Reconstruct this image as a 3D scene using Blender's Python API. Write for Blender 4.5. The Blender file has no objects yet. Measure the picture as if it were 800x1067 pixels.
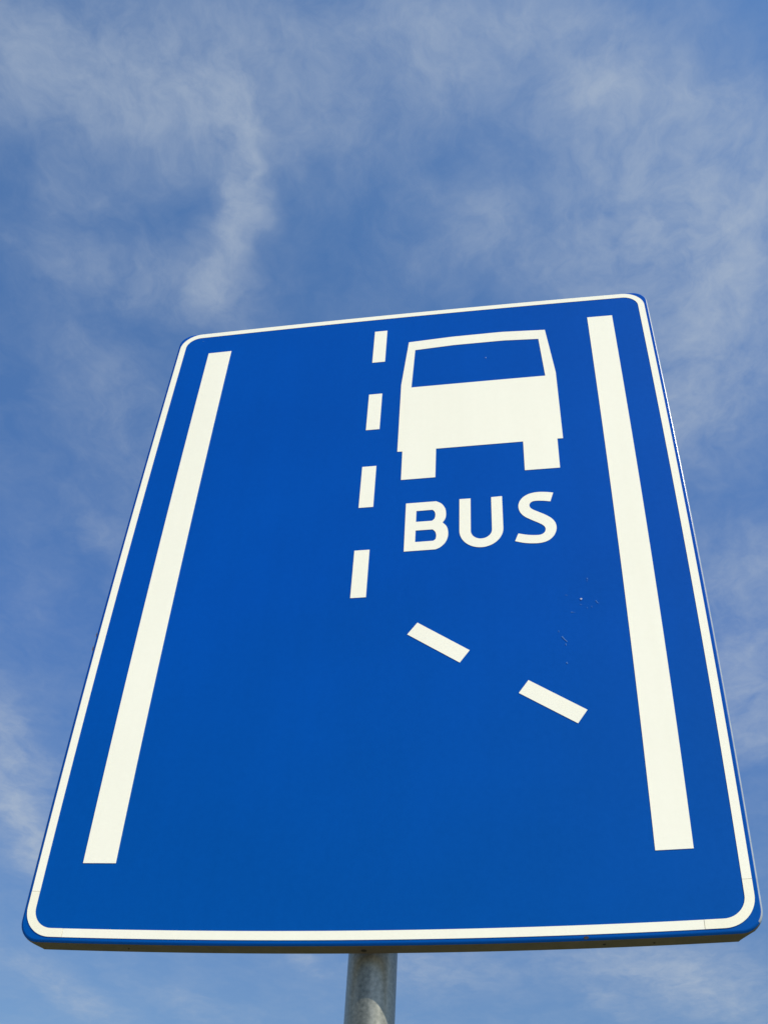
import bpy, bmesh, math
from mathutils import Vector, Matrix
from mathutils.geometry import tessellate_polygon

sc = bpy.context.scene
col = sc.collection
S = 1.15            # panel units (0.78 m wide) -> world
SUN_E, SKY_S, CLOUD_K = 5.0, .12, 1.05
CLOUD_C = (3.6, 4.25, 5.15)
BASE = 2.2          # height of the panel's lower edge above the ground

# ---------------------------------------------------------------- panel frame
# panel coordinates: x right, y up from the lower edge, z out of the face (metres before S)
# lens barrel distortion, put into the panel's shape by this fitted polynomial
LENS_WARP = [(0,0,-0.0002,2e-05),(0,1,0.00049,0.0153),(0,2,-0.00077,-0.00985),(0,3,0.00039,-0.05587),(0,4,-0.00022,0.02148),(0,5,-0.0001,0.00029),
(1,0,0.01463,0.00152),(1,1,-0.01528,0.00828),(1,2,-0.05342,-0.0172),(1,3,0.02095,-0.00064),(1,4,-8e-05,0.00651),(2,0,0.00512,0.0094),
(2,1,-0.01631,-0.09452),(2,2,0.00038,0.02951),(2,3,0.00549,0.01762),(3,0,-0.09068,0.00112),(3,1,0.03237,-0.01106),(3,2,0.01475,0.01354),
(4,0,-0.00882,-0.00447),(4,1,0.01299,0.02402),(5,0,0.02199,-0.00184)]
def lens_warp(x, y):
    yy = y - .5
    dx = sum(a * x**i * yy**j for i, j, a, b in LENS_WARP)
    dy = sum(b * x**i * yy**j for i, j, a, b in LENS_WARP)
    return x + dx, y + dy
def W(x, y, z, b=True):
    if b: x, y = lens_warp(x, y)
    return Vector((S*x, -S*z, S*y))      # relative to the sign root (height added by the root)

# ---------------------------------------------------------------- node helpers
def new_mat(name):
    m = bpy.data.materials.new(name); m.use_nodes = True
    nt = m.node_tree; b = nt.nodes['Principled BSDF']
    return m, nt, b
def N(nt, t, **kw):
    n = nt.nodes.new(t)
    for k, v in kw.items(): setattr(n, k, v)
    return n
def ramp(nt, stops, interp='LINEAR'):
    r = N(nt, 'ShaderNodeValToRGB'); cr = r.color_ramp; cr.interpolation = interp
    while len(cr.elements) < len(stops): cr.elements.new(.5)
    for e, (p, c) in zip(cr.elements, stops):
        e.position = p; e.color = (*c, 1) if len(c) == 3 else c
    return r
def noise(nt, vec, scale, detail=4, rough=.5, dist=0):
    n = N(nt, 'ShaderNodeTexNoise'); n.inputs['Scale'].default_value = scale
    n.inputs['Detail'].default_value = detail; n.inputs['Roughness'].default_value = rough
    n.inputs['Distortion'].default_value = dist
    if vec is not None: nt.links.new(vec, n.inputs['Vector'])
    return n.outputs['Fac']
def mapping(nt, vec, sc_=(1,1,1), rot=(0,0,0), loc=(0,0,0)):
    m = N(nt, 'ShaderNodeMapping'); m.inputs['Scale'].default_value = sc_
    m.inputs['Rotation'].default_value = rot; m.inputs['Location'].default_value = loc
    nt.links.new(vec, m.inputs['Vector']); return m.outputs['Vector']
def math_(nt, op, a, b=None, clamp=False):
    m = N(nt, 'ShaderNodeMath', operation=op, use_clamp=clamp)
    for i, v in enumerate((a, b)):
        if v is None: continue
        if isinstance(v, (int, float)): m.inputs[i].default_value = v
        else: nt.links.new(v, m.inputs[i])
    return m.outputs[0]
def mixc(nt, fac, a, b, mode='MIX'):
    m = N(nt, 'ShaderNodeMix', data_type='RGBA', blend_type=mode)
    for s, v in ((m.inputs[0], fac), (m.inputs[6], a), (m.inputs[7], b)):
        if isinstance(v, (int, float)): s.default_value = v
        elif isinstance(v, tuple): s.default_value = (*v, 1)
        else: nt.links.new(v, s)
    return m.outputs[2]

def sheet_mat(name, c1, c2, rough=.42, spec=.5, coat=.0, fine=.04, lower_tint=None):
    """retro-reflective film: faint cell mottling, light grime, slight orange peel"""
    m, nt, b = new_mat(name)
    co = N(nt, 'ShaderNodeTexCoord').outputs['Object']
    big = noise(nt, co, 3.0, 5, .6)
    med = noise(nt, co, 110, 4, .7)
    fin = noise(nt, co, 420, 2, .5)
    streak = noise(nt, mapping(nt, co, (26, 26, 1.6)), 1.0, 5, .6)
    f = math_(nt, 'ADD', math_(nt, 'MULTIPLY', big, .5), math_(nt, 'MULTIPLY', med, .3))
    f = math_(nt, 'ADD', f, math_(nt, 'MULTIPLY', fin, .2))
    r = ramp(nt, [(.3, c1), (.7, c2)]); nt.links.new(f, r.inputs[0])
    g = ramp(nt, [(.35, (1-fine, 1-fine, 1-fine*1.3)), (.65, (1, 1, 1))]); nt.links.new(streak, g.inputs[0])
    c = mixc(nt, 1.0, r.outputs[0], g.outputs[0], 'MULTIPLY')
    if lower_tint:    # tint turns less blue and slightly greener towards the lower edge
        sx = N(nt, 'ShaderNodeSeparateXYZ'); nt.links.new(co, sx.inputs[0])
        fr = ramp(nt, [(.0, lower_tint), (.55, (1, 1, 1))]); nt.links.new(math_(nt, 'ADD', sx.outputs[2], math_(nt, 'MULTIPLY', math_(nt, 'SUBTRACT', big, .5), .5)), fr.inputs[0])
        c = mixc(nt, 1.0, c, fr.outputs[0], 'MULTIPLY')
    nt.links.new(c, b.inputs['Base Color'])
    rr = N(nt, 'ShaderNodeMapRange'); nt.links.new(med, rr.inputs[0])
    rr.inputs[3].default_value = rough - .06; rr.inputs[4].default_value = rough + .08
    nt.links.new(rr.outputs[0], b.inputs['Roughness'])
    b.inputs['Specular IOR Level'].default_value = spec
    b.inputs['Coat Weight'].default_value = coat; b.inputs['Coat Roughness'].default_value = .22
    bp = N(nt, 'ShaderNodeBump'); bp.inputs['Strength'].default_value = .06; bp.inputs['Distance'].default_value = .001
    nt.links.new(fin, bp.inputs['Height']); nt.links.new(bp.outputs[0], b.inputs['Normal'])
    return m

BLUE = sheet_mat('blue_film', (.0, .064, .365), (.0, .080, .44), .45, .05, .0, .02, (1, 1.07, .90))
CREAM = sheet_mat('cream_film', (.90, .89, .76), (.95, .94, .81), .5, .25, 0, .02)
CREAM2 = sheet_mat('cream_film_patch', (.91, .885, .71), (.94, .92, .76), .5, .4, 0, .03)

def metal_mat(name, dark, light, metallic, rough, stretch=(1,1,1), scale=20, bumpv=.15, rv=.1, nd=6):
    m, nt, b = new_mat(name)
    co = N(nt, 'ShaderNodeTexCoord').outputs['Object']
    v = mapping(nt, co, stretch)
    n1 = noise(nt, v, scale, nd, .6, .2)
    vo = N(nt, 'ShaderNodeTexVoronoi'); vo.inputs['Scale'].default_value = 120; nt.links.new(co, vo.inputs['Vector'])
    n3 = noise(nt, co, 240, 2)
    f = math_(nt, 'ADD', math_(nt, 'MULTIPLY', n1, .75), math_(nt, 'MULTIPLY', n3, .25))
    r = ramp(nt, [(.3, dark), (.7, light)]); nt.links.new(f, r.inputs[0])
    sp = ramp(nt, [(0, (.93, .93, .93)), (1, (1, 1, 1))]); nt.links.new(vo.outputs['Color'], sp.inputs[0])
    nt.links.new(mixc(nt, 1.0, r.outputs[0], sp.outputs[0], 'MULTIPLY'), b.inputs['Base Color'])
    b.inputs['Metallic'].default_value = metallic
    rr = N(nt, 'ShaderNodeMapRange'); nt.links.new(n1, rr.inputs[0])
    rr.inputs[3].default_value = rough - rv; rr.inputs[4].default_value = rough + rv
    nt.links.new(rr.outputs[0], b.inputs['Roughness'])
    bp = N(nt, 'ShaderNodeBump'); bp.inputs['Strength'].default_value = bumpv; bp.inputs['Distance'].default_value = .002
    nt.links.new(f, bp.inputs['Height']); nt.links.new(bp.outputs[0], b.inputs['Normal'])
    return m
ZINC = metal_mat('galvanized_steel', (.045, .058, .05), (.46, .45, .375), .5, .33, (26, 26, .25), 1.0, .03, .08, 3)
ALU = metal_mat('bare_aluminium', (.42, .42, .40), (.60, .60, .58), .85, .33, (1, 1, 1), 30, .25)
EDGE = metal_mat('rolled_edge_metal', (.26, .31, .36), (.36, .41, .46), .0, .20, (1, 1, 1), 60, .05, .03)
EDGE.node_tree.nodes['Principled BSDF'].inputs['Specular IOR Level'].default_value = .22
LIP = metal_mat('brown_flange', (.08, .066, .042), (.13, .108, .07), .1, .6, (6, 6, 1), 6, .1)  # dark brown tone, used on the lower flange only
BOLT = metal_mat('zinc_bolt', (.3, .3, .29), (.5, .5, .48), .8, .35)
def plain(name, c1, c2, rough=.8, scale=40):
    m, nt, b = new_mat(name)
    co = N(nt, 'ShaderNodeTexCoord').outputs['Object']
    r = ramp(nt, [(.35, c1), (.65, c2)]); nt.links.new(noise(nt, co, scale, 5, .6), r.inputs[0])
    nt.links.new(r.outputs[0], b.inputs['Base Color']); b.inputs['Roughness'].default_value = rough
    return m
DARK = plain('dark_hole', (.01, .009, .007), (.02, .017, .012))
SEAM = plain('dirty_seam', (.58, .54, .42), (.68, .63, .50), .8, 300)
RUST = plain('chipped_edge', (.30, .16, .09), (.55, .42, .33), .7, 500)
SCUFF = plain('scuffed_blue', (.012, .105, .42), (.04, .17, .46), .6, 600)
SPECK = plain('pale_speck', (.16, .25, .5), (.5, .52, .62), .6, 600)

# ---------------------------------------------------------------- mesh helpers
def link(name, me, mats, parent=None, label=None):
    o = bpy.data.objects.new(name, me); col.objects.link(o)
    for m in (mats if isinstance(mats, (list, tuple)) else [mats]): me.materials.append(m)
    if parent: o.parent = parent
    if label: o['label'] = label
    return o
def densify(pts, step=.02):
    out = []
    for i, a in enumerate(pts):
        b = pts[(i+1) % len(pts)]
        n = max(1, int(math.dist(a, b)/step))
        for k in range(n): out.append((a[0]+(b[0]-a[0])*k/n, a[1]+(b[1]-a[1])*k/n))
    return out
def strip(name, outer, inner, mat, parent, z=.00045, label=None, thick=.0003):
    A, B = [], []
    for i in range(len(outer)-1):
        n = max(1, int(max(math.dist(outer[i], outer[i+1]), math.dist(inner[i], inner[i+1]))/.02))
        for k in range(n):
            t = k/n
            A.append(tuple(outer[i][d]+(outer[i+1][d]-outer[i][d])*t for d in (0, 1)))
            B.append(tuple(inner[i][d]+(inner[i+1][d]-inner[i][d])*t for d in (0, 1)))
    A.append(outer[-1]); B.append(inner[-1])
    bm = bmesh.new(); q = []
    for a, b in zip(A, B):
        q.append([bm.verts.new(W(a[0], a[1], z)), bm.verts.new(W(b[0], b[1], z)), bm.verts.new(W(b[0], b[1], z-thick)), bm.verts.new(W(a[0], a[1], z-thick))])
    for u, v in zip(q, q[1:]):
        for i in (0, 1, 3): bm.faces.new((u[i], u[(i+1) % 4], v[(i+1) % 4], v[i]))
    bm.faces.new(q[0]); bm.faces.new(q[-1])
    bmesh.ops.recalc_face_normals(bm, faces=bm.faces[:])
    me = bpy.data.meshes.new(name); bm.to_mesh(me); bm.free()
    return link(name, me, mat, parent, label)
def decal(name, loops, mat, parent, z=.00045, label=None, thick=.0003):
    """thin film shape lying on the face: outer loop + holes, with a real film thickness"""
    loops = [densify(l) for l in loops]
    flat = [p for l in loops for p in l]
    tris = tessellate_polygon([[Vector((x, y, 0)) for x, y in l] for l in loops])
    bm = bmesh.new()
    vs = [bm.verts.new(W(x, y, z)) for x, y in flat]
    for t in tris:
        try: bm.faces.new([vs[i] for i in t])
        except ValueError: pass
    back = [bm.verts.new(W(x, y, z-thick)) for x, y in flat]
    k = 0
    for l in loops:
        n = len(l)
        for i in range(n):
            j = (i+1) % n
            bm.faces.new((vs[k+i], vs[k+j], back[k+j], back[k+i]))
        k += n
    bm.faces.ensure_lookup_table()
    for f in bm.faces[:len(tris)]:
        f.normal_update()
        if f.normal.y > 0: f.normal_flip()
    me = bpy.data.meshes.new(name); bm.to_mesh(me); bm.free()
    return link(name, me, mat, parent, label)
def arc(cx, cy, r, a0, a1, n=14, ry=None):
    ry = ry or r
    return [(cx+r*math.cos(math.radians(a0+(a1-a0)*i/n)), cy+ry*math.sin(math.radians(a0+(a1-a0)*i/n))) for i in range(n+1)]
def rrect(x0, x1, y0, y1, r, n=14):
    return (arc(x1-r, y0+r, r, -90, 0, n) + arc(x1-r, y1-r, r, 0, 90, n) +
            arc(x0+r, y1-r, r, 90, 180, n) + arc(x0+r, y0+r, r, 180, 270, n))
def spline(pts, corners, sub=6):
    """closed outline: Catmull-Rom between points, straight/sharp at the corner indices"""
    n = len(pts); out = []
    for i in range(n):
        p1, p2 = pts[i], pts[(i+1) % n]
        c1, c2 = i in corners, (i+1) % n in corners
        out.append(p1)
        if c1 and c2: continue
        p0 = pts[i-1] if not c1 else (2*p1[0]-p2[0], 2*p1[1]-p2[1])
        p3 = pts[(i+2) % n] if not c2 else (2*p2[0]-p1[0], 2*p2[1]-p1[1])
        for k in range(1, sub):
            t = k/sub
            out.append(tuple(.5*((2*p1[d]) + (-p0[d]+p2[d])*t + (2*p0[d]-5*p1[d]+4*p2[d]-p3[d])*t*t + (-p0[d]+3*p1[d]-3*p2[d]+p3[d])*t**3) for d in (0, 1)))
    return out
def box(bm, x0, x1, y0, y1, z0, z1, bev=0):
    vs = [bm.verts.new((S*x, -S*z, S*y)) for x in (x0, x1) for y in (y0, y1) for z in (z0, z1)]
    fs = [(0,1,3,2),(4,6,7,5),(0,4,5,1),(2,3,7,6),(0,2,6,4),(1,5,7,3)]
    faces = [bm.faces.new([vs[i] for i in f]) for f in fs]
    if bev:
        es = list({e for f in faces for e in f.edges})
        bmesh.ops.bevel(bm, geom=es, offset=bev*S, segments=2, profile=.5, affect='EDGES')
def tomesh(name, bm, mats, parent, smooth=False, label=None):
    bmesh.ops.recalc_face_normals(bm, faces=bm.faces[:])
    me = bpy.data.meshes.new(name); bm.to_mesh(me); bm.free()
    if smooth:
        me.shade_smooth()
        me.set_sharp_from_angle(angle=math.radians(35))
    return link(name, me, mats, parent, label)

# ---------------------------------------------------------------- the sign
root = bpy.data.objects.new('traffic_sign', None); col.objects.link(root)
root.location = (0, 0, BASE)
root['label'] = 'blue rectangular traffic sign reading BUS with a white bus symbol, on a grey metal pole'
root['category'] = 'traffic sign'

# pressed tray: front face, rolled edge, flange that is cut back around the corners
X0, X1, Y0, Y1, RC = -.3895, .3912, -.0058, 1.0516, .0245
BR = .0032
ARCN = 10
outline, onorm, depth = [], [], []
FD, CD = .0200, .0070
def corner(cx, cy, a0):
    for i in range(ARCN+1):
        a = math.radians(a0 + 90*i/ARCN)
        outline.append((cx+RC*math.cos(a), cy+RC*math.sin(a))); onorm.append((math.cos(a), math.sin(a)))
        e_ = min(i, ARCN-i); depth.append(CD + (FD-CD)*(.75, .35, .1)[e_] if e_ < 3 else CD + (.001 if i == 4 else 0))
def straight(ax, ay, bx, by, nx, ny):
    Ln = math.dist((ax, ay), (bx, by)); ts = [.0012/Ln, .0075/Ln]
    m = 40; ts += [(.03+(Ln-.06)*i/m)/Ln for i in range(m+1)] + [1-.0075/Ln, 1-.0012/Ln]
    for t in ts:
        outline.append((ax+(bx-ax)*t, ay+(by-ay)*t)); onorm.append((nx, ny))
        depth.append(FD)
corner(X1-RC, Y0+RC, -90); straight(X1, Y0+RC, X1, Y1-RC, 1, 0)
corner(X1-RC, Y1-RC, 0);   straight(X1-RC, Y1, X0+RC, Y1, 0, 1)
corner(X0+RC, Y1-RC, 90);  straight(X0, Y1-RC, X0, Y0+RC, -1, 0)
corner(X0+RC, Y0+RC, 180); straight(X0+RC, Y0, X1-RC, Y0, 0, -1)
n = len(outline)
prof = []          # (inset, z, use_depth)
for i in range(5):
    a = math.radians(90*i/4); prof.append((BR*(1-math.sin(a)), -BR*(1-math.cos(a)), False))
T = .0018
bm = bmesh.new(); rings = []
def ring(ins, zf):
    r = []
    for (x, y), (nx, ny), d in zip(outline, onorm, depth):
        r.append(bm.verts.new(W(x-nx*ins, y-ny*ins, zf(d))))
    rings.append(r)
for ins, z, _ in prof: ring(ins, lambda d, z=z: z)
ring(0, lambda d: -BR-(d-BR)*.5)
ring(0, lambda d: -d)
ring(T, lambda d: -d)
ring(T, lambda d: -.0035)
for k in range(len(rings)-1):
    for i in range(n):
        j = (i+1) % n
        f = bm.faces.new((rings[k][i], rings[k][j], rings[k+1][j], rings[k+1][i]))
        nx, ny = onorm[i]
        f.material_index = 1 if k < 4 else (2 if (ny < -.3) else 1)
        if k < 4: f.material_index = 3
        if k == 0: f.material_index = 0
        if k < 4 and nx < .8: f.material_index = 2 if (k == 3 and ny < -.3) else 0
        f.smooth = k < 4
# front and back skins: strips between left and right halves via a grid-free fan of triangles
for rg, mi in ((rings[0], 0), (rings[-1], 1)):
    tris = tessellate_polygon([[Vector((p.co.x, p.co.z, 0)) for p in rg]])
    for t in tris:
        try:
            f = bm.faces.new([rg[i] for i in t]); f.material_index = mi
        except ValueError: pass
bmesh.ops.recalc_face_normals(bm, faces=bm.faces[:])
me = bpy.data.meshes.new('sign_panel'); bm.to_mesh(me); bm.free()
panel = link('sign_panel', me, [BLUE, ALU, LIP, EDGE], root, 'blue reflective panel with rolled metal edge')

# cream border line: laid in strips, separate corner pieces at the lower corners
BW = .0099; bx = .385; by0, by1 = .0, 1.0486; ro = .0335; ri = ro-BW
def border():
    g = .00035
    loops = []
    # upper piece: from left seam up, over the top and down to the right seam
    yl, yr, xl, xr = .0525, .0505, -.337, .332
    up_o = [(-bx, yl+g)] + arc(-bx+ro, by1-ro, ro, 180, 90) + arc(bx-ro, by1-ro, ro, 90, 0) + [(bx, yr+g)]
    up_i = [(bx-BW, yr+g)] + arc(bx-ro, by1-ro, ri, 0, 90) + arc(-bx+ro, by1-ro, ri, 90, 180) + [(-bx+BW, yl+g)]
    bot = [(xl+g, by0+BW), (xl+g, by0), (xr-g, by0), (xr-g, by0+BW)]
    cl = [(-bx, yl-g)] + arc(-bx+ro, by0+ro, ro, 180, 270) + [(xl-g, by0), (xl-g, by0+BW)] + arc(-bx+ro, by0+ro, ri, 270, 180) + [(-bx+BW, yl-g)]
    cr = [(bx, yr-g)] + arc(bx-ro, by0+ro, ro, 0, -90) + [(xr+g, by0), (xr+g, by0+BW)] + arc(bx-ro, by0+ro, ri, -90, 0) + [(bx-BW, yr-g)]
    nl = len(arc(0, 0, 1, 0, 1)); 
    return [(up_o, up_i[::-1]), ([bot[1], bot[2]], [bot[0], bot[3]])], [(cl[:nl+2], cl[nl+2:][::-1]), (cr[:nl+2], cr[nl+2:][::-1])], [(-bx, -bx+BW, yl-g, yl+g), (bx-BW, bx, yr-g, yr+g), (xl-g, xl+g, by0, by0+BW), (xr-g, xr+g, by0, by0+BW)]
main, patches, seams = border()
for a, b in main: strip('border_line', a, b, CREAM, panel)
for a, b in patches: strip('border_corner', a, b, CREAM2, panel, .0006, 'separate cream corner piece of the border, slightly darker')
for x0, x1, y0, y1 in seams: decal('border_seam', [[(x0,y0),(x1,y0),(x1,y1),(x0,y1)]], SEAM, panel, .0003, None, .0002)

R_ = lambda x0, x1, y0, y1: [(x0,y0),(x1,y0),(x1,y1),(x0,y1)]
decal('lane_stripe', [R_(-.3311, -.2917, .0875, .9933)], CREAM, panel, label='long cream stripe down the left side')
decal('lane_stripe', [R_(.2917, .3311, .0875, .9933)], CREAM, panel, label='long cream stripe down the right side')
for yt in (1.0062, .8478, .6893, .5303):
    s = (1.0062-yt)*.003
    decal('lane_dash', [R_(-.0505-s, -.0302-s, yt-.0806, yt)], CREAM, panel)
decal('lane_dash', [[(.0357,.4040),(.1002,.3575),(.0883,.3402),(.0236,.3867)]], CREAM, panel, label='slanted dash nearer the dashed line')
decal('lane_dash', [[(.1687,.3095),(.2339,.2642),(.2222,.2470),(.1570,.2923)]], CREAM, panel, label='slanted dash nearer the right stripe')
mm = lambda L: [(x/1000, y/1000) for x, y in L]
bus = mm([(6.5,969.4),(75,973.6),(155,974.6),(223,970.3),(233.2,863.4),(234.2,716.2),(226.2,716.4),(226.2,657.6),(177.8,657.6),(177.8,715.8),(53.8,715.2),(53.6,657.2),(5.4,657.0),(5.2,714.8),(-2.1,715.2),(-2.0,864.2)])
win = mm([(17.2,947.8),(78.3,951.8),(157,952.2),(211.6,948.6),(217.1,857.0),(13.9,856.0)])
decal('bus_symbol', [bus, win], CREAM, panel, label='cream front view of a bus with a wide window')
B0 = spline(mm([(14.2,610.2),(55.7,610.4),(63.1,604.9),(68.1,595.5),(69.3,584.8),(68.2,576.8),(64.8,570.2),(70.1,563.0),(72.3,553.4),(71.8,542.9),(68.2,533.2),(62.0,526.3),(56.0,523.2),(14.2,522.9)]), {0,1,6,12,13})
B1 = spline(mm([(28.9,594.7),(51.0,595.0),(53.9,590.8),(54.9,584.7),(53.8,578.4),(50.6,574.6),(28.9,574.6)]), {0,1,5,6})
B2 = spline(mm([(28.8,559.0),(51.7,559.0),(55.3,554.1),(56.6,547.6),(55.7,541.3),(52.8,538.4),(28.7,538.3)]), {0,1,5,6})
decal('letter', [B0, B1, B2], CREAM, panel, label='letter B')
U0 = mm([(87.3,611.1),(102.4,611.0)]) + arc(.1164, .5515, .0140, 180, 360, 16, .0150) + mm([(130.3,610.5),(145.0,611.0)]) + arc(.1163, .5530, .0290, 0, -180, 24, .0315)
decal('letter', [U0], CREAM, panel, label='letter U')
S0 = spline(mm([(213.9,610.6),(203.1,612.9),(191.8,613.6),(180.9,611.2),(172.4,605.2),(167.4,596.2),(166.5,586.9),(168.8,577.9),(174.3,570.2),(183.1,563.4),(192.0,557.3),(198.0,552.1),(200.4,546.4),(199.2,540.6),(195.2,536.8),(189.2,535.8),(177.2,537.2),(164.6,540.8),(160.0,527.9),(170.5,524.2),(181.3,522.2),(193.2,522.0),(203.1,525.4),(210.5,533.0),(214.4,543.6),(214.1,553.9),(209.9,562.9),(202.4,570.2),(193.2,576.6),(184.2,583.0),(181.2,588.6),(182.2,594.0),(187.0,597.4),(197.4,597.2),(209.3,594.8)]), {0,17,18,34})
decal('letter', [S0], CREAM, panel, label='letter S')

# scuffs, specks, chips and drain holes (where the years have left them)
def sliver(bmx, pts, w, z=.0004):
    for a, b in zip(pts, pts[1:]):
        dx, dy = b[0]-a[0], b[1]-a[1]; l = math.hypot(dx, dy) or 1; nx, ny = -dy/l*w/2, dx/l*w/2
        bmx.faces.new([bmx.verts.new(W(x, y, z)) for x, y in ((a[0]-nx, a[1]-ny), (b[0]-nx*.6, b[1]-ny*.6), (b[0]+nx*.6, b[1]+ny*.6), (a[0]+nx, a[1]+ny))])
bm = bmesh.new()
for L, w in [([(.2475,.4580),(.2478,.4555)],.0013),([(.2468,.4540),(.2482,.4528)],.001),([(.2385,.4345),(.2400,.4290),(.2395,.4260)],.0005),
             ([(.2555,.4215),(.2575,.4175),(.2590,.4165)],.0011),([(.2495,.4130),(.2508,.4105)],.0009),([(.2440,.4120),(.2448,.4090)],.0007),
             ([(.2360,.4170),(.2385,.4162)],.0010),([(.2240,.4058),(.2300,.4052)],.0010),([(.2190,.4330),(.2225,.4322)],.0007),
             ([(.2075,.3790),(.2082,.3755),(.2110,.3720)],.0008),([(.2110,.3700),(.2140,.3655),(.2170,.3615)],.0015),([(.2125,.3770),(.2150,.3735),(.2142,.3700)],.0006),
             ([(.2150,.3590),(.2152,.3560)],.0012),([(.2145,.3320),(.2150,.3295)],.0020),([(-.3480,1.0290),(-.3440,1.0275),(-.3420,1.0235)],.0008),([(-.3400,1.0290),(-.3370,1.0265)],.0006),
             ([(-.345,-.0030),(-.315,-.0030)],.0006),([(-.28,-.0028),(-.262,-.0030)],.0006),([(.3150,.2050),(.3220,.2110),(.3270,.2140)],.0002)]:
    bm = bmesh.new(); sliver(bm, L, w); bmesh.ops.remove_doubles(bm, verts=bm.verts[:], dist=.0008)
    me = bpy.data.meshes.new('scratch'); bm.to_mesh(me); bm.free(); link('scratch', me, SCUFF, panel)
def blob_disc(bmx, cx, cy, r, z=.0006, n=9, sq=1.0):
    bmx.faces.new([bmx.verts.new(W(cx+r*sq*math.cos(2*math.pi*i/n)*(1+.25*math.sin(i*2.3)), cy+r*math.sin(2*math.pi*i/n), z)) for i in range(n)])
for sx_, sy_, sr_ in ((.2378, .4250, .0016), (.1286, .9124, .0009)):
    bm = bmesh.new(); blob_disc(bm, sx_, sy_, sr_, sq=.9); me = bpy.data.meshes.new('dirt_speck'); bm.to_mesh(me); bm.free(); link('dirt_speck', me, SPECK, panel)
for y, h in ((.4135, .0035), (.391, .0045)):
    bm = bmesh.new(); ax, ay = lens_warp(X0, y)
    x = ax
    for k in range(3):
        y0 = ay+(k-1.5)*h/2; vs = []
        for dx, dz in ((.0006, .0003), (-.0005, -.0006), (-.0006, -.0030)):
            vs.append([bm.verts.new((S*(x+dx), -S*dz, S*(y0+q*h/2))) for q in (0, 1)])
        bm.faces.new((vs[0][0], vs[0][1], vs[1][1], vs[1][0])); bm.faces.new((vs[1][0], vs[1][1], vs[2][1], vs[2][0]))
    bmesh.ops.remove_doubles(bm, verts=bm.verts[:], dist=.00002)
    me = bpy.data.meshes.new('edge_chip'); bm.to_mesh(me); bm.free(); link('edge_chip', me, RUST, panel, 'brown chip on the left edge')
def hole(x, z, r, rz):
    bmx = bmesh.new()
    bx_, by_ = lens_warp(x, Y0); rim = []
    for i in range(16):
        a = 2*math.pi*i/16; rim.append(bmx.verts.new((S*(bx_+r*math.cos(a)), -S*(z+rz*math.sin(a)), S*(by_-.0004))))
    up = [bmx.verts.new((v.co.x, v.co.y, v.co.z+.0003*S)) for v in rim]
    bmx.faces.new(rim)
    for i in range(16): bmx.faces.new((rim[i], rim[(i+1)%16], up[(i+1)%16], up[i]))
    tomesh('drain_hole', bmx, DARK, panel)
hole(-.0085, -.0125, .0030, .0026); hole(.2330, -.0110, .0016, .0015); hole(.2820, -.0125, .0011, .001); hole(-.262, -.012, .001, .001)
bm = bmesh.new(); blob_disc(bm, .2155, -.0034, .0016, sq=1.6)
me = bpy.data.meshes.new('tar_spot'); bm.to_mesh(me); bm.free(); link('tar_spot', me, DARK, panel)

# pole
PX, PZ, PR = -.0064, -.0498, .0258
def tube(bmx, x, z, r, y0, y1, seg=64, rings_=30, cap=False):
    prev = None
    for k in range(rings_+1):
        y = y0+(y1-y0)*k/rings_
        cur = [bmx.verts.new((S*(x+r*math.cos(2*math.pi*i/seg)), -S*(z+r*math.sin(2*math.pi*i/seg)), S*y)) for i in range(seg)]
        if prev:
            for i in range(seg): bmx.faces.new((prev[i], prev[(i+1)%seg], cur[(i+1)%seg], cur[i]))
        prev = cur
    if cap: bmx.faces.new(prev)
bm = bmesh.new(); tube(bm, PX, PZ, PR, -BASE/S-.3, 1.0, cap=True)
post = tomesh('post', bm, ZINC, root, True, 'grey galvanized round steel pole')
bm = bmesh.new(); prof2 = [(PR+.0012, .985), (PR+.0012, 1.001), (PR*.9, 1.0045), (PR*.5, 1.007), (.0005, 1.008)]
prev = None
for r, y in prof2:
    cur = [bm.verts.new((S*(PX+r*math.cos(2*math.pi*i/48)), -S*(PZ+r*math.sin(2*math.pi*i/48)), S*y)) for i in range(48)]
    if prev:
        for i in range(48): bm.faces.new((prev[i], prev[(i+1)%48], cur[(i+1)%48], cur[i]))
    prev = cur
tomesh('cap', bm, plain('black_plastic_cap', (.02,.02,.02), (.03,.03,.03), .5), post, True)

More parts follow.
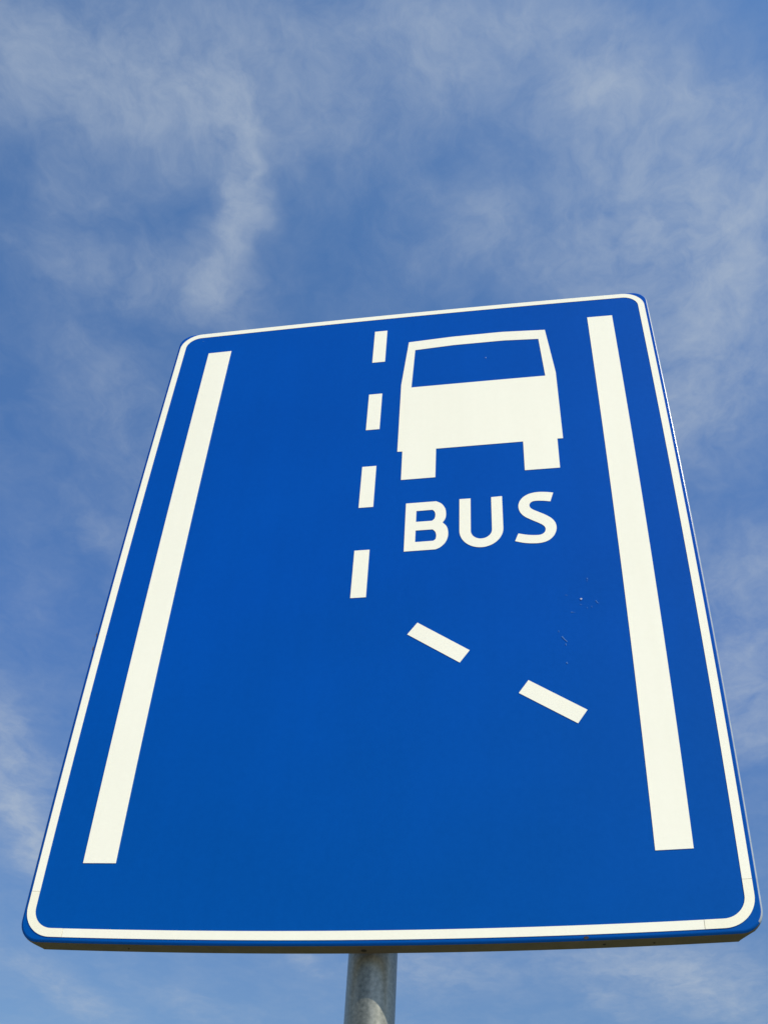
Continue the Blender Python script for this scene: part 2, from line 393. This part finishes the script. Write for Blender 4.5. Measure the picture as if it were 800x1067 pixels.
# back rails (U channels) and the clamps that hold them to the pole
def rail(y):
    b = bmesh.new()
    box(b, -.34, .34, y-.02, y+.02, -.0062, -.0042)
    box(b, -.34, .34, y-.02, y-.018, -.0225, -.0064)
    box(b, -.34, .34, y+.018, y+.02, -.0225, -.0064)
    box(b, -.34, .34, y-.0178, y-.010, -.0223, -.0205)
    box(b, -.34, .34, y+.010, y+.0178, -.0223, -.0205)
    return tomesh('rail', b, ALU, root)
def clamp(y):
    b = bmesh.new()
    seg = 40
    for (r0, r1) in ((PR+.0004, PR+.0030),):
        rr_ = []
        for k in range(seg+1):
            a = math.radians(-60+ -240*k/seg)   # around the rear of the pole
            c, s_ = math.cos(a), math.sin(a)
            rr_.append([b.verts.new((S*(PX+r*c), -S*(PZ+r*s_), S*yy)) for r, yy in ((r0, y-.014), (r1, y-.014), (r1, y+.014), (r0, y+.014))])
        rr_2 = rr_
        for p_, q_ in zip(rr_2, rr_2[1:]):
            for i in range(4): b.faces.new((p_[i], p_[(i+1)%4], q_[(i+1)%4], q_[i]))
        b.faces.new(rr_[0]); b.faces.new(rr_[-1])
    zf = PZ+PR*.99
    for sx in (-1, 1):
        box(b, PX+sx*.024-.004 if sx > 0 else PX-.045, PX+.045 if sx > 0 else PX-.020, y-.014, y+.014, -.0262, -.0228, .0006)
        x = PX+sx*.0262
        box(b, x-.0012, x+.0012, y-.0138, y+.0138, PZ-.001, -.0264)
    o = tomesh('clamp', b, BOLT, root)
    for sx in (-1, 1):
        bb = bmesh.new()
        x = PX+sx*.037
        prev = None
        for r, z in ((.0065, -.0264), (.0065, -.0312), (.0055, -.0322), (.0032, -.0323), (.0032, -.0397), (.0024, -.0405)):
            cur = [bb.verts.new((S*(x+r*math.cos(2*math.pi*i/6+.3)), -S*z, S*(y+r*math.sin(2*math.pi*i/6+.3)))) for i in range(6)]
            if prev:
                for i in range(6): bb.faces.new((prev[i], prev[(i+1)%6], cur[(i+1)%6], cur[i]))
            prev = cur
        bb.faces.new(prev); tomesh('bolt', bb, BOLT, o)
for y in (.235, .835): rail(y); clamp(y)

# ---------------------------------------------------------------- ground
def struct(name, x0, x1, y0, y1, z, mat, sub=1):
    b = bmesh.new(); vs = [b.verts.new(p) for p in ((x0,y0,z),(x1,y0,z),(x1,y1,z),(x0,y1,z))]; b.faces.new(vs)
    me = bpy.data.meshes.new(name); b.to_mesh(me); b.free(); o = link(name, me, mat); o['kind'] = 'structure'; return o
GR, nt, b_ = new_mat('grass_ground')
co = N(nt, 'ShaderNodeTexCoord').outputs['Object']
f = math_(nt, 'ADD', math_(nt, 'MULTIPLY', noise(nt, co, .6, 8, .65), .5), math_(nt, 'MULTIPLY', noise(nt, co, 35, 4, .7), .5))
r = ramp(nt, [(.35, (.035,.055,.018)), (.5, (.07,.095,.03)), (.65, (.13,.13,.055))]); nt.links.new(f, r.inputs[0]); nt.links.new(r.outputs[0], b_.inputs['Base Color']); b_.inputs['Roughness'].default_value = .9
PV, nt, b_ = new_mat('bounce_pavers')
co = N(nt, 'ShaderNodeTexCoord').outputs['Object']
br = N(nt, 'ShaderNodeTexBrick'); nt.links.new(co, br.inputs['Vector']); br.inputs['Scale'].default_value = 1.0
br.inputs['Brick Width'].default_value = .3; br.inputs['Row Height'].default_value = .3; br.inputs['Mortar Size'].default_value = .004
br.inputs['Color1'].default_value = (.40,.34,.25,1); br.inputs['Color2'].default_value = (.50,.43,.32,1); br.inputs['Mortar'].default_value = (.10,.09,.07,1)
nn = ramp(nt, [(.3, (.8,.8,.8)), (.7, (1,1,1))]); nt.links.new(noise(nt, co, 4, 8, .7), nn.inputs[0])
nt.links.new(mixc(nt, 1.0, br.outputs[0], nn.outputs[0], 'MULTIPLY'), b_.inputs['Base Color']); b_.inputs['Roughness'].default_value = .85
struct('ground', -900, 900, -900, 900, 0, GR)
struct('bounce_pavement', -60, 60, -30.0, -.25, .004, PV)  # unseen paving, made wide, pale and warm to bounce light onto the panel

# ---------------------------------------------------------------- camera
Rcv = [(0.9870789312674165, 0.04803567143252587, -0.15286516188458799),
       (-0.07053200033400582, -0.726359579226119, -0.6836863305605416),
       (-0.14387640660253742, 0.6856342581409427, -0.7135861851848448)]
def wd(v): return Vector((v[0], -v[2], v[1]))
rx, ry, rz = wd(Rcv[0]), -wd(Rcv[1]), -wd(Rcv[2])
cam = bpy.data.cameras.new('camera'); co_ = bpy.data.objects.new('camera', cam); col.objects.link(co_)
M = Matrix((rx, ry, rz)).transposed().to_4x4()
M.translation = Vector((S*.21116851, -S*1.12680126, BASE+S*-.48358366))
co_.matrix_world = M
cam.sensor_fit = 'VERTICAL'; cam.sensor_height = 24.0; cam.lens = 24.0*1193.0826/1067.0
cam.clip_start = .05; cam.clip_end = 5000
sc.camera = co_

# ---------------------------------------------------------------- light
EL, AZ = math.radians(46), math.radians(57)      # AZ: to the right of the panel's outward normal
d = Vector((math.cos(EL)*math.sin(AZ), -math.cos(EL)*math.cos(AZ), math.sin(EL)))
sun = bpy.data.lights.new('sun', 'SUN'); sun.energy = SUN_E; sun.angle = math.radians(.53); sun.color = (1, .92, .75)
so = bpy.data.objects.new('sun', sun); col.objects.link(so)
so.rotation_euler = (-d).to_track_quat('-Z', 'Y').to_euler(); so.location = (6, -6, 8)

w = bpy.data.worlds.new('World'); sc.world = w; w.use_nodes = True; nt = w.node_tree; nt.nodes.clear()
out = N(nt, 'ShaderNodeOutputWorld'); bg = N(nt, 'ShaderNodeBackground'); nt.links.new(bg.outputs[0], out.inputs[0])
bg.inputs[1].default_value = SKY_S
sky = N(nt, 'ShaderNodeTexSky', sky_type='NISHITA'); sky.sun_disc = False
sky.sun_elevation = EL; sky.sun_rotation = math.atan2(d.x, d.y)
sky.air_density = 1.0; sky.dust_density = .3; sky.ozone_density = 3.0; sky.altitude = 0
tc = N(nt, 'ShaderNodeTexCoord').outputs['Generated']
sp = N(nt, 'ShaderNodeSeparateXYZ'); nt.links.new(tc, sp.inputs[0])
zc = math_(nt, 'MAXIMUM', sp.outputs[2], .04)
cb = N(nt, 'ShaderNodeCombineXYZ')
nt.links.new(math_(nt, 'DIVIDE', sp.outputs[0], zc), cb.inputs[0]); nt.links.new(math_(nt, 'DIVIDE', sp.outputs[1], zc), cb.inputs[1])
uv = cb.outputs[0]      # where the view line meets the cirrus layer
# warp so that the cloud edges fray
wn = N(nt, 'ShaderNodeTexNoise'); wn.inputs['Scale'].default_value = 9; wn.inputs['Detail'].default_value = 3; wn.inputs['Roughness'].default_value = .55
nt.links.new(uv, wn.inputs['Vector'])
vs_ = N(nt, 'ShaderNodeVectorMath', operation='SUBTRACT'); nt.links.new(wn.outputs['Color'], vs_.inputs[0]); vs_.inputs[1].default_value = (.5,.5,.5)
vm = N(nt, 'ShaderNodeVectorMath', operation='SCALE'); nt.links.new(vs_.outputs[0], vm.inputs[0]); vm.inputs['Scale'].default_value = .085
va = N(nt, 'ShaderNodeVectorMath', operation='ADD'); nt.links.new(uv, va.inputs[0]); nt.links.new(vm.outputs[0], va.inputs[1])
wuv = va.outputs[0]
# cirrus banks: centre (u,v), 2x2 shape matrix, density
BANKS = [(-0.273, 0.529, -0.688, 13.3, -47.926, -8.848, 0.7),
 (-0.318, 0.635, -9.221, 13.879, -43.178, -27.843, 0.5),
 (-0.281, 0.57, -3.043, 18.41, -72.551, -20.554, 0.4),
 (-0.321, 0.503, 14.108, 12.773, -15.943, 17.956, 0.25),
 (-0.29, 0.478, 13.419, 16.328, -26.552, 20.414, 0.3),
 (-0.368, 0.417, 5.548, 2.969, -4.478, 13.796, 0.45),
 (-0.444, 0.458, 17.447, 6.747, -2.696, 20.774, 0.22),
 (-0.408, 0.658, 8.178, 4.184, -9.72, 24.517, 0.3),
 (-0.346, 0.709, 2.353, 26.942, -30.991, -3.684, 0.1),
 (-0.463, 0.547, 68.04, 37.594, -7.134, 21.084, 0.15),
 (-0.417, 0.559, 16.047, 15.071, -19.861, 20.822, 0.12),
 (-0.089, 0.428, 6.928, 0.944, -2.85, 21.351, 0.25),
 (0.023, 0.43, 13.288, 1.888, -7.613, 34.059, 0.32),
 (0.068, 0.513, 13.483, 27.875, -31.641, 15.312, 0.55),
 (0.144, 0.544, 10.179, 1.335, -5.599, 17.424, 0.42),
 (-0.063, 0.493, 16.971, 8.128, -11.562, 21.555, 0.28),
 (-0.037, 0.65, 12.942, 4.171, -7.765, 17.332, 0.36),
 (0.157, 0.663, 10.772, -0.405, -1.492, 12.073, 0.8),
 (0.206, 0.768, 17.024, -1.08, -1.59, 13.396, 0.35),
 (-0.195, 0.529, 9.832, 15.025, -15.027, 7.976, 0.15),
 (0.178, 0.914, 4.967, 12.461, -11.287, 3.373, 0.45),
 (0.143, 0.839, 10.254, 15.535, -17.57, 7.754, 0.35),
 (0.246, 1.211, -1.094, 11.272, -9.035, 0.625, 0.3),
 (0.282, 1.531, -0.783, 9.614, -7.884, 0.59, 0.5),
 (0.25, 1.359, 19.0, -1.26, -1.328, 14.783, 0.3),
 (-0.501, 0.839, 3.203, 7.929, -19.774, 0.545, 0.2),
 (-0.592, 1.032, 9.029, 9.073, -26.271, 11.976, 0.12),
 (-0.986, 1.703, 2.822, 4.313, -17.657, -2.131, 0.65),
 (-1.025, 1.959, 6.007, 7.819, -27.771, -2.808, 0.5),
 (-0.886, 1.493, 8.808, 8.177, -20.269, 5.578, 0.3),
 (-1.217, 2.612, 4.659, 2.921, -15.968, 4.374, 0.32),
 (-0.6, 2.452, 13.395, 6.683, -38.665, 14.525, 0.32),
 (0.187, 2.515, 5.466, 0.158, -3.434, 8.809, 0.55),
 (0.276, 2.707, 7.429, 0.631, -8.329, 8.614, 0.4),
 (-0.33, 2.508, 6.709, 0.831, -0.303, 9.398, 0.3),
 (-0.927, 2.679, 7.88, 3.366, -12.293, 9.53, 0.15),
 (0.064, 2.702, 6.683, 1.503, -19.682, 12.309, 0.2)]
tot = None
for u, v, a, b, c, e, amp in BANKS:
    q = N(nt, 'ShaderNodeVectorMath', operation='SUBTRACT'); nt.links.new(wuv, q.inputs[0]); q.inputs[1].default_value = (u, v, 0)
    d1 = N(nt, 'ShaderNodeVectorMath', operation='DOT_PRODUCT'); nt.links.new(q.outputs[0], d1.inputs[0]); d1.inputs[1].default_value = (a, b, 0)
    d2 = N(nt, 'ShaderNodeVectorMath', operation='DOT_PRODUCT'); nt.links.new(q.outputs[0], d2.inputs[0]); d2.inputs[1].default_value = (c, e, 0)
    s = math_(nt, 'ADD', math_(nt, 'MULTIPLY', d1.outputs['Value'], d1.outputs['Value']), math_(nt, 'MULTIPLY', d2.outputs['Value'], d2.outputs['Value']))
    g = math_(nt, 'MULTIPLY', math_(nt, 'EXPONENT', math_(nt, 'MULTIPLY', s, -.8)), amp)
    tot = g if tot is None else math_(nt, 'ADD', tot, g)
fib = noise(nt, mapping(nt, wuv, (1, 1, 1), (0, 0, .5), (3.1, 1.7, 0)), 9, 9, .64, .0)
fib2 = noise(nt, mapping(nt, wuv, (2.3, 1.3, 1), (0, 0, .75), (.3, .7, 0)), 5.5, 8, .6, .0)
tx = math_(nt, 'ADD', math_(nt, 'MULTIPLY', fib, .55), math_(nt, 'MULTIPLY', fib2, .45))
mr = N(nt, 'ShaderNodeMapRange'); nt.links.new(tx, mr.inputs[0]); mr.inputs[1].default_value = .33; mr.inputs[2].default_value = .66; mr.inputs[3].default_value = .32; mr.inputs[4].default_value = 1.6; mr.clamp = True
mr2 = N(nt, 'ShaderNodeMapRange'); nt.links.new(tx, mr2.inputs[0]); mr2.inputs[1].default_value = .42; mr2.inputs[2].default_value = .7; mr2.inputs[3].default_value = 0; mr2.inputs[4].default_value = .15
den = math_(nt, 'ADD', math_(nt, 'MULTIPLY', tot, mr.outputs[0]), mr2.outputs[0])
fine = noise(nt, mapping(nt, wuv, (1.35, 1.1, 1), (0, 0, .9)), 26, 8, .66, .0)
fr_ = N(nt, 'ShaderNodeMapRange'); nt.links.new(fine, fr_.inputs[0]); fr_.inputs[1].default_value = .3; fr_.inputs[2].default_value = .7; fr_.inputs[3].default_value = .66; fr_.inputs[4].default_value = 1.34
den = math_(nt, 'MULTIPLY', den, fr_.outputs[0])
den = math_(nt, 'SUBTRACT', 1.0, math_(nt, 'EXPONENT', math_(nt, 'MULTIPLY', den, -CLOUD_K)), clamp=True)
tr_ = ramp(nt, [(.30, (.47, .51, .52)), (.58, (.42, .56, .73)), (.85, (.49, .67, .79))]); nt.links.new(sp.outputs[2], tr_.inputs[0])   # halved, doubled below
tint = mixc(nt, 1.0, mixc(nt, 1.0, sky.outputs[0], tr_.outputs[0], 'MULTIPLY'), (2.0, 2.0, 2.0), 'MULTIPLY')
cl = mixc(nt, den, tint, CLOUD_C)
nt.links.new(cl, bg.inputs[0])

sc.view_settings.view_transform = 'Standard'; sc.view_settings.look = 'None'; sc.view_settings.exposure = 0; sc.view_settings.gamma = 1
sc.cycles.max_bounces = 6
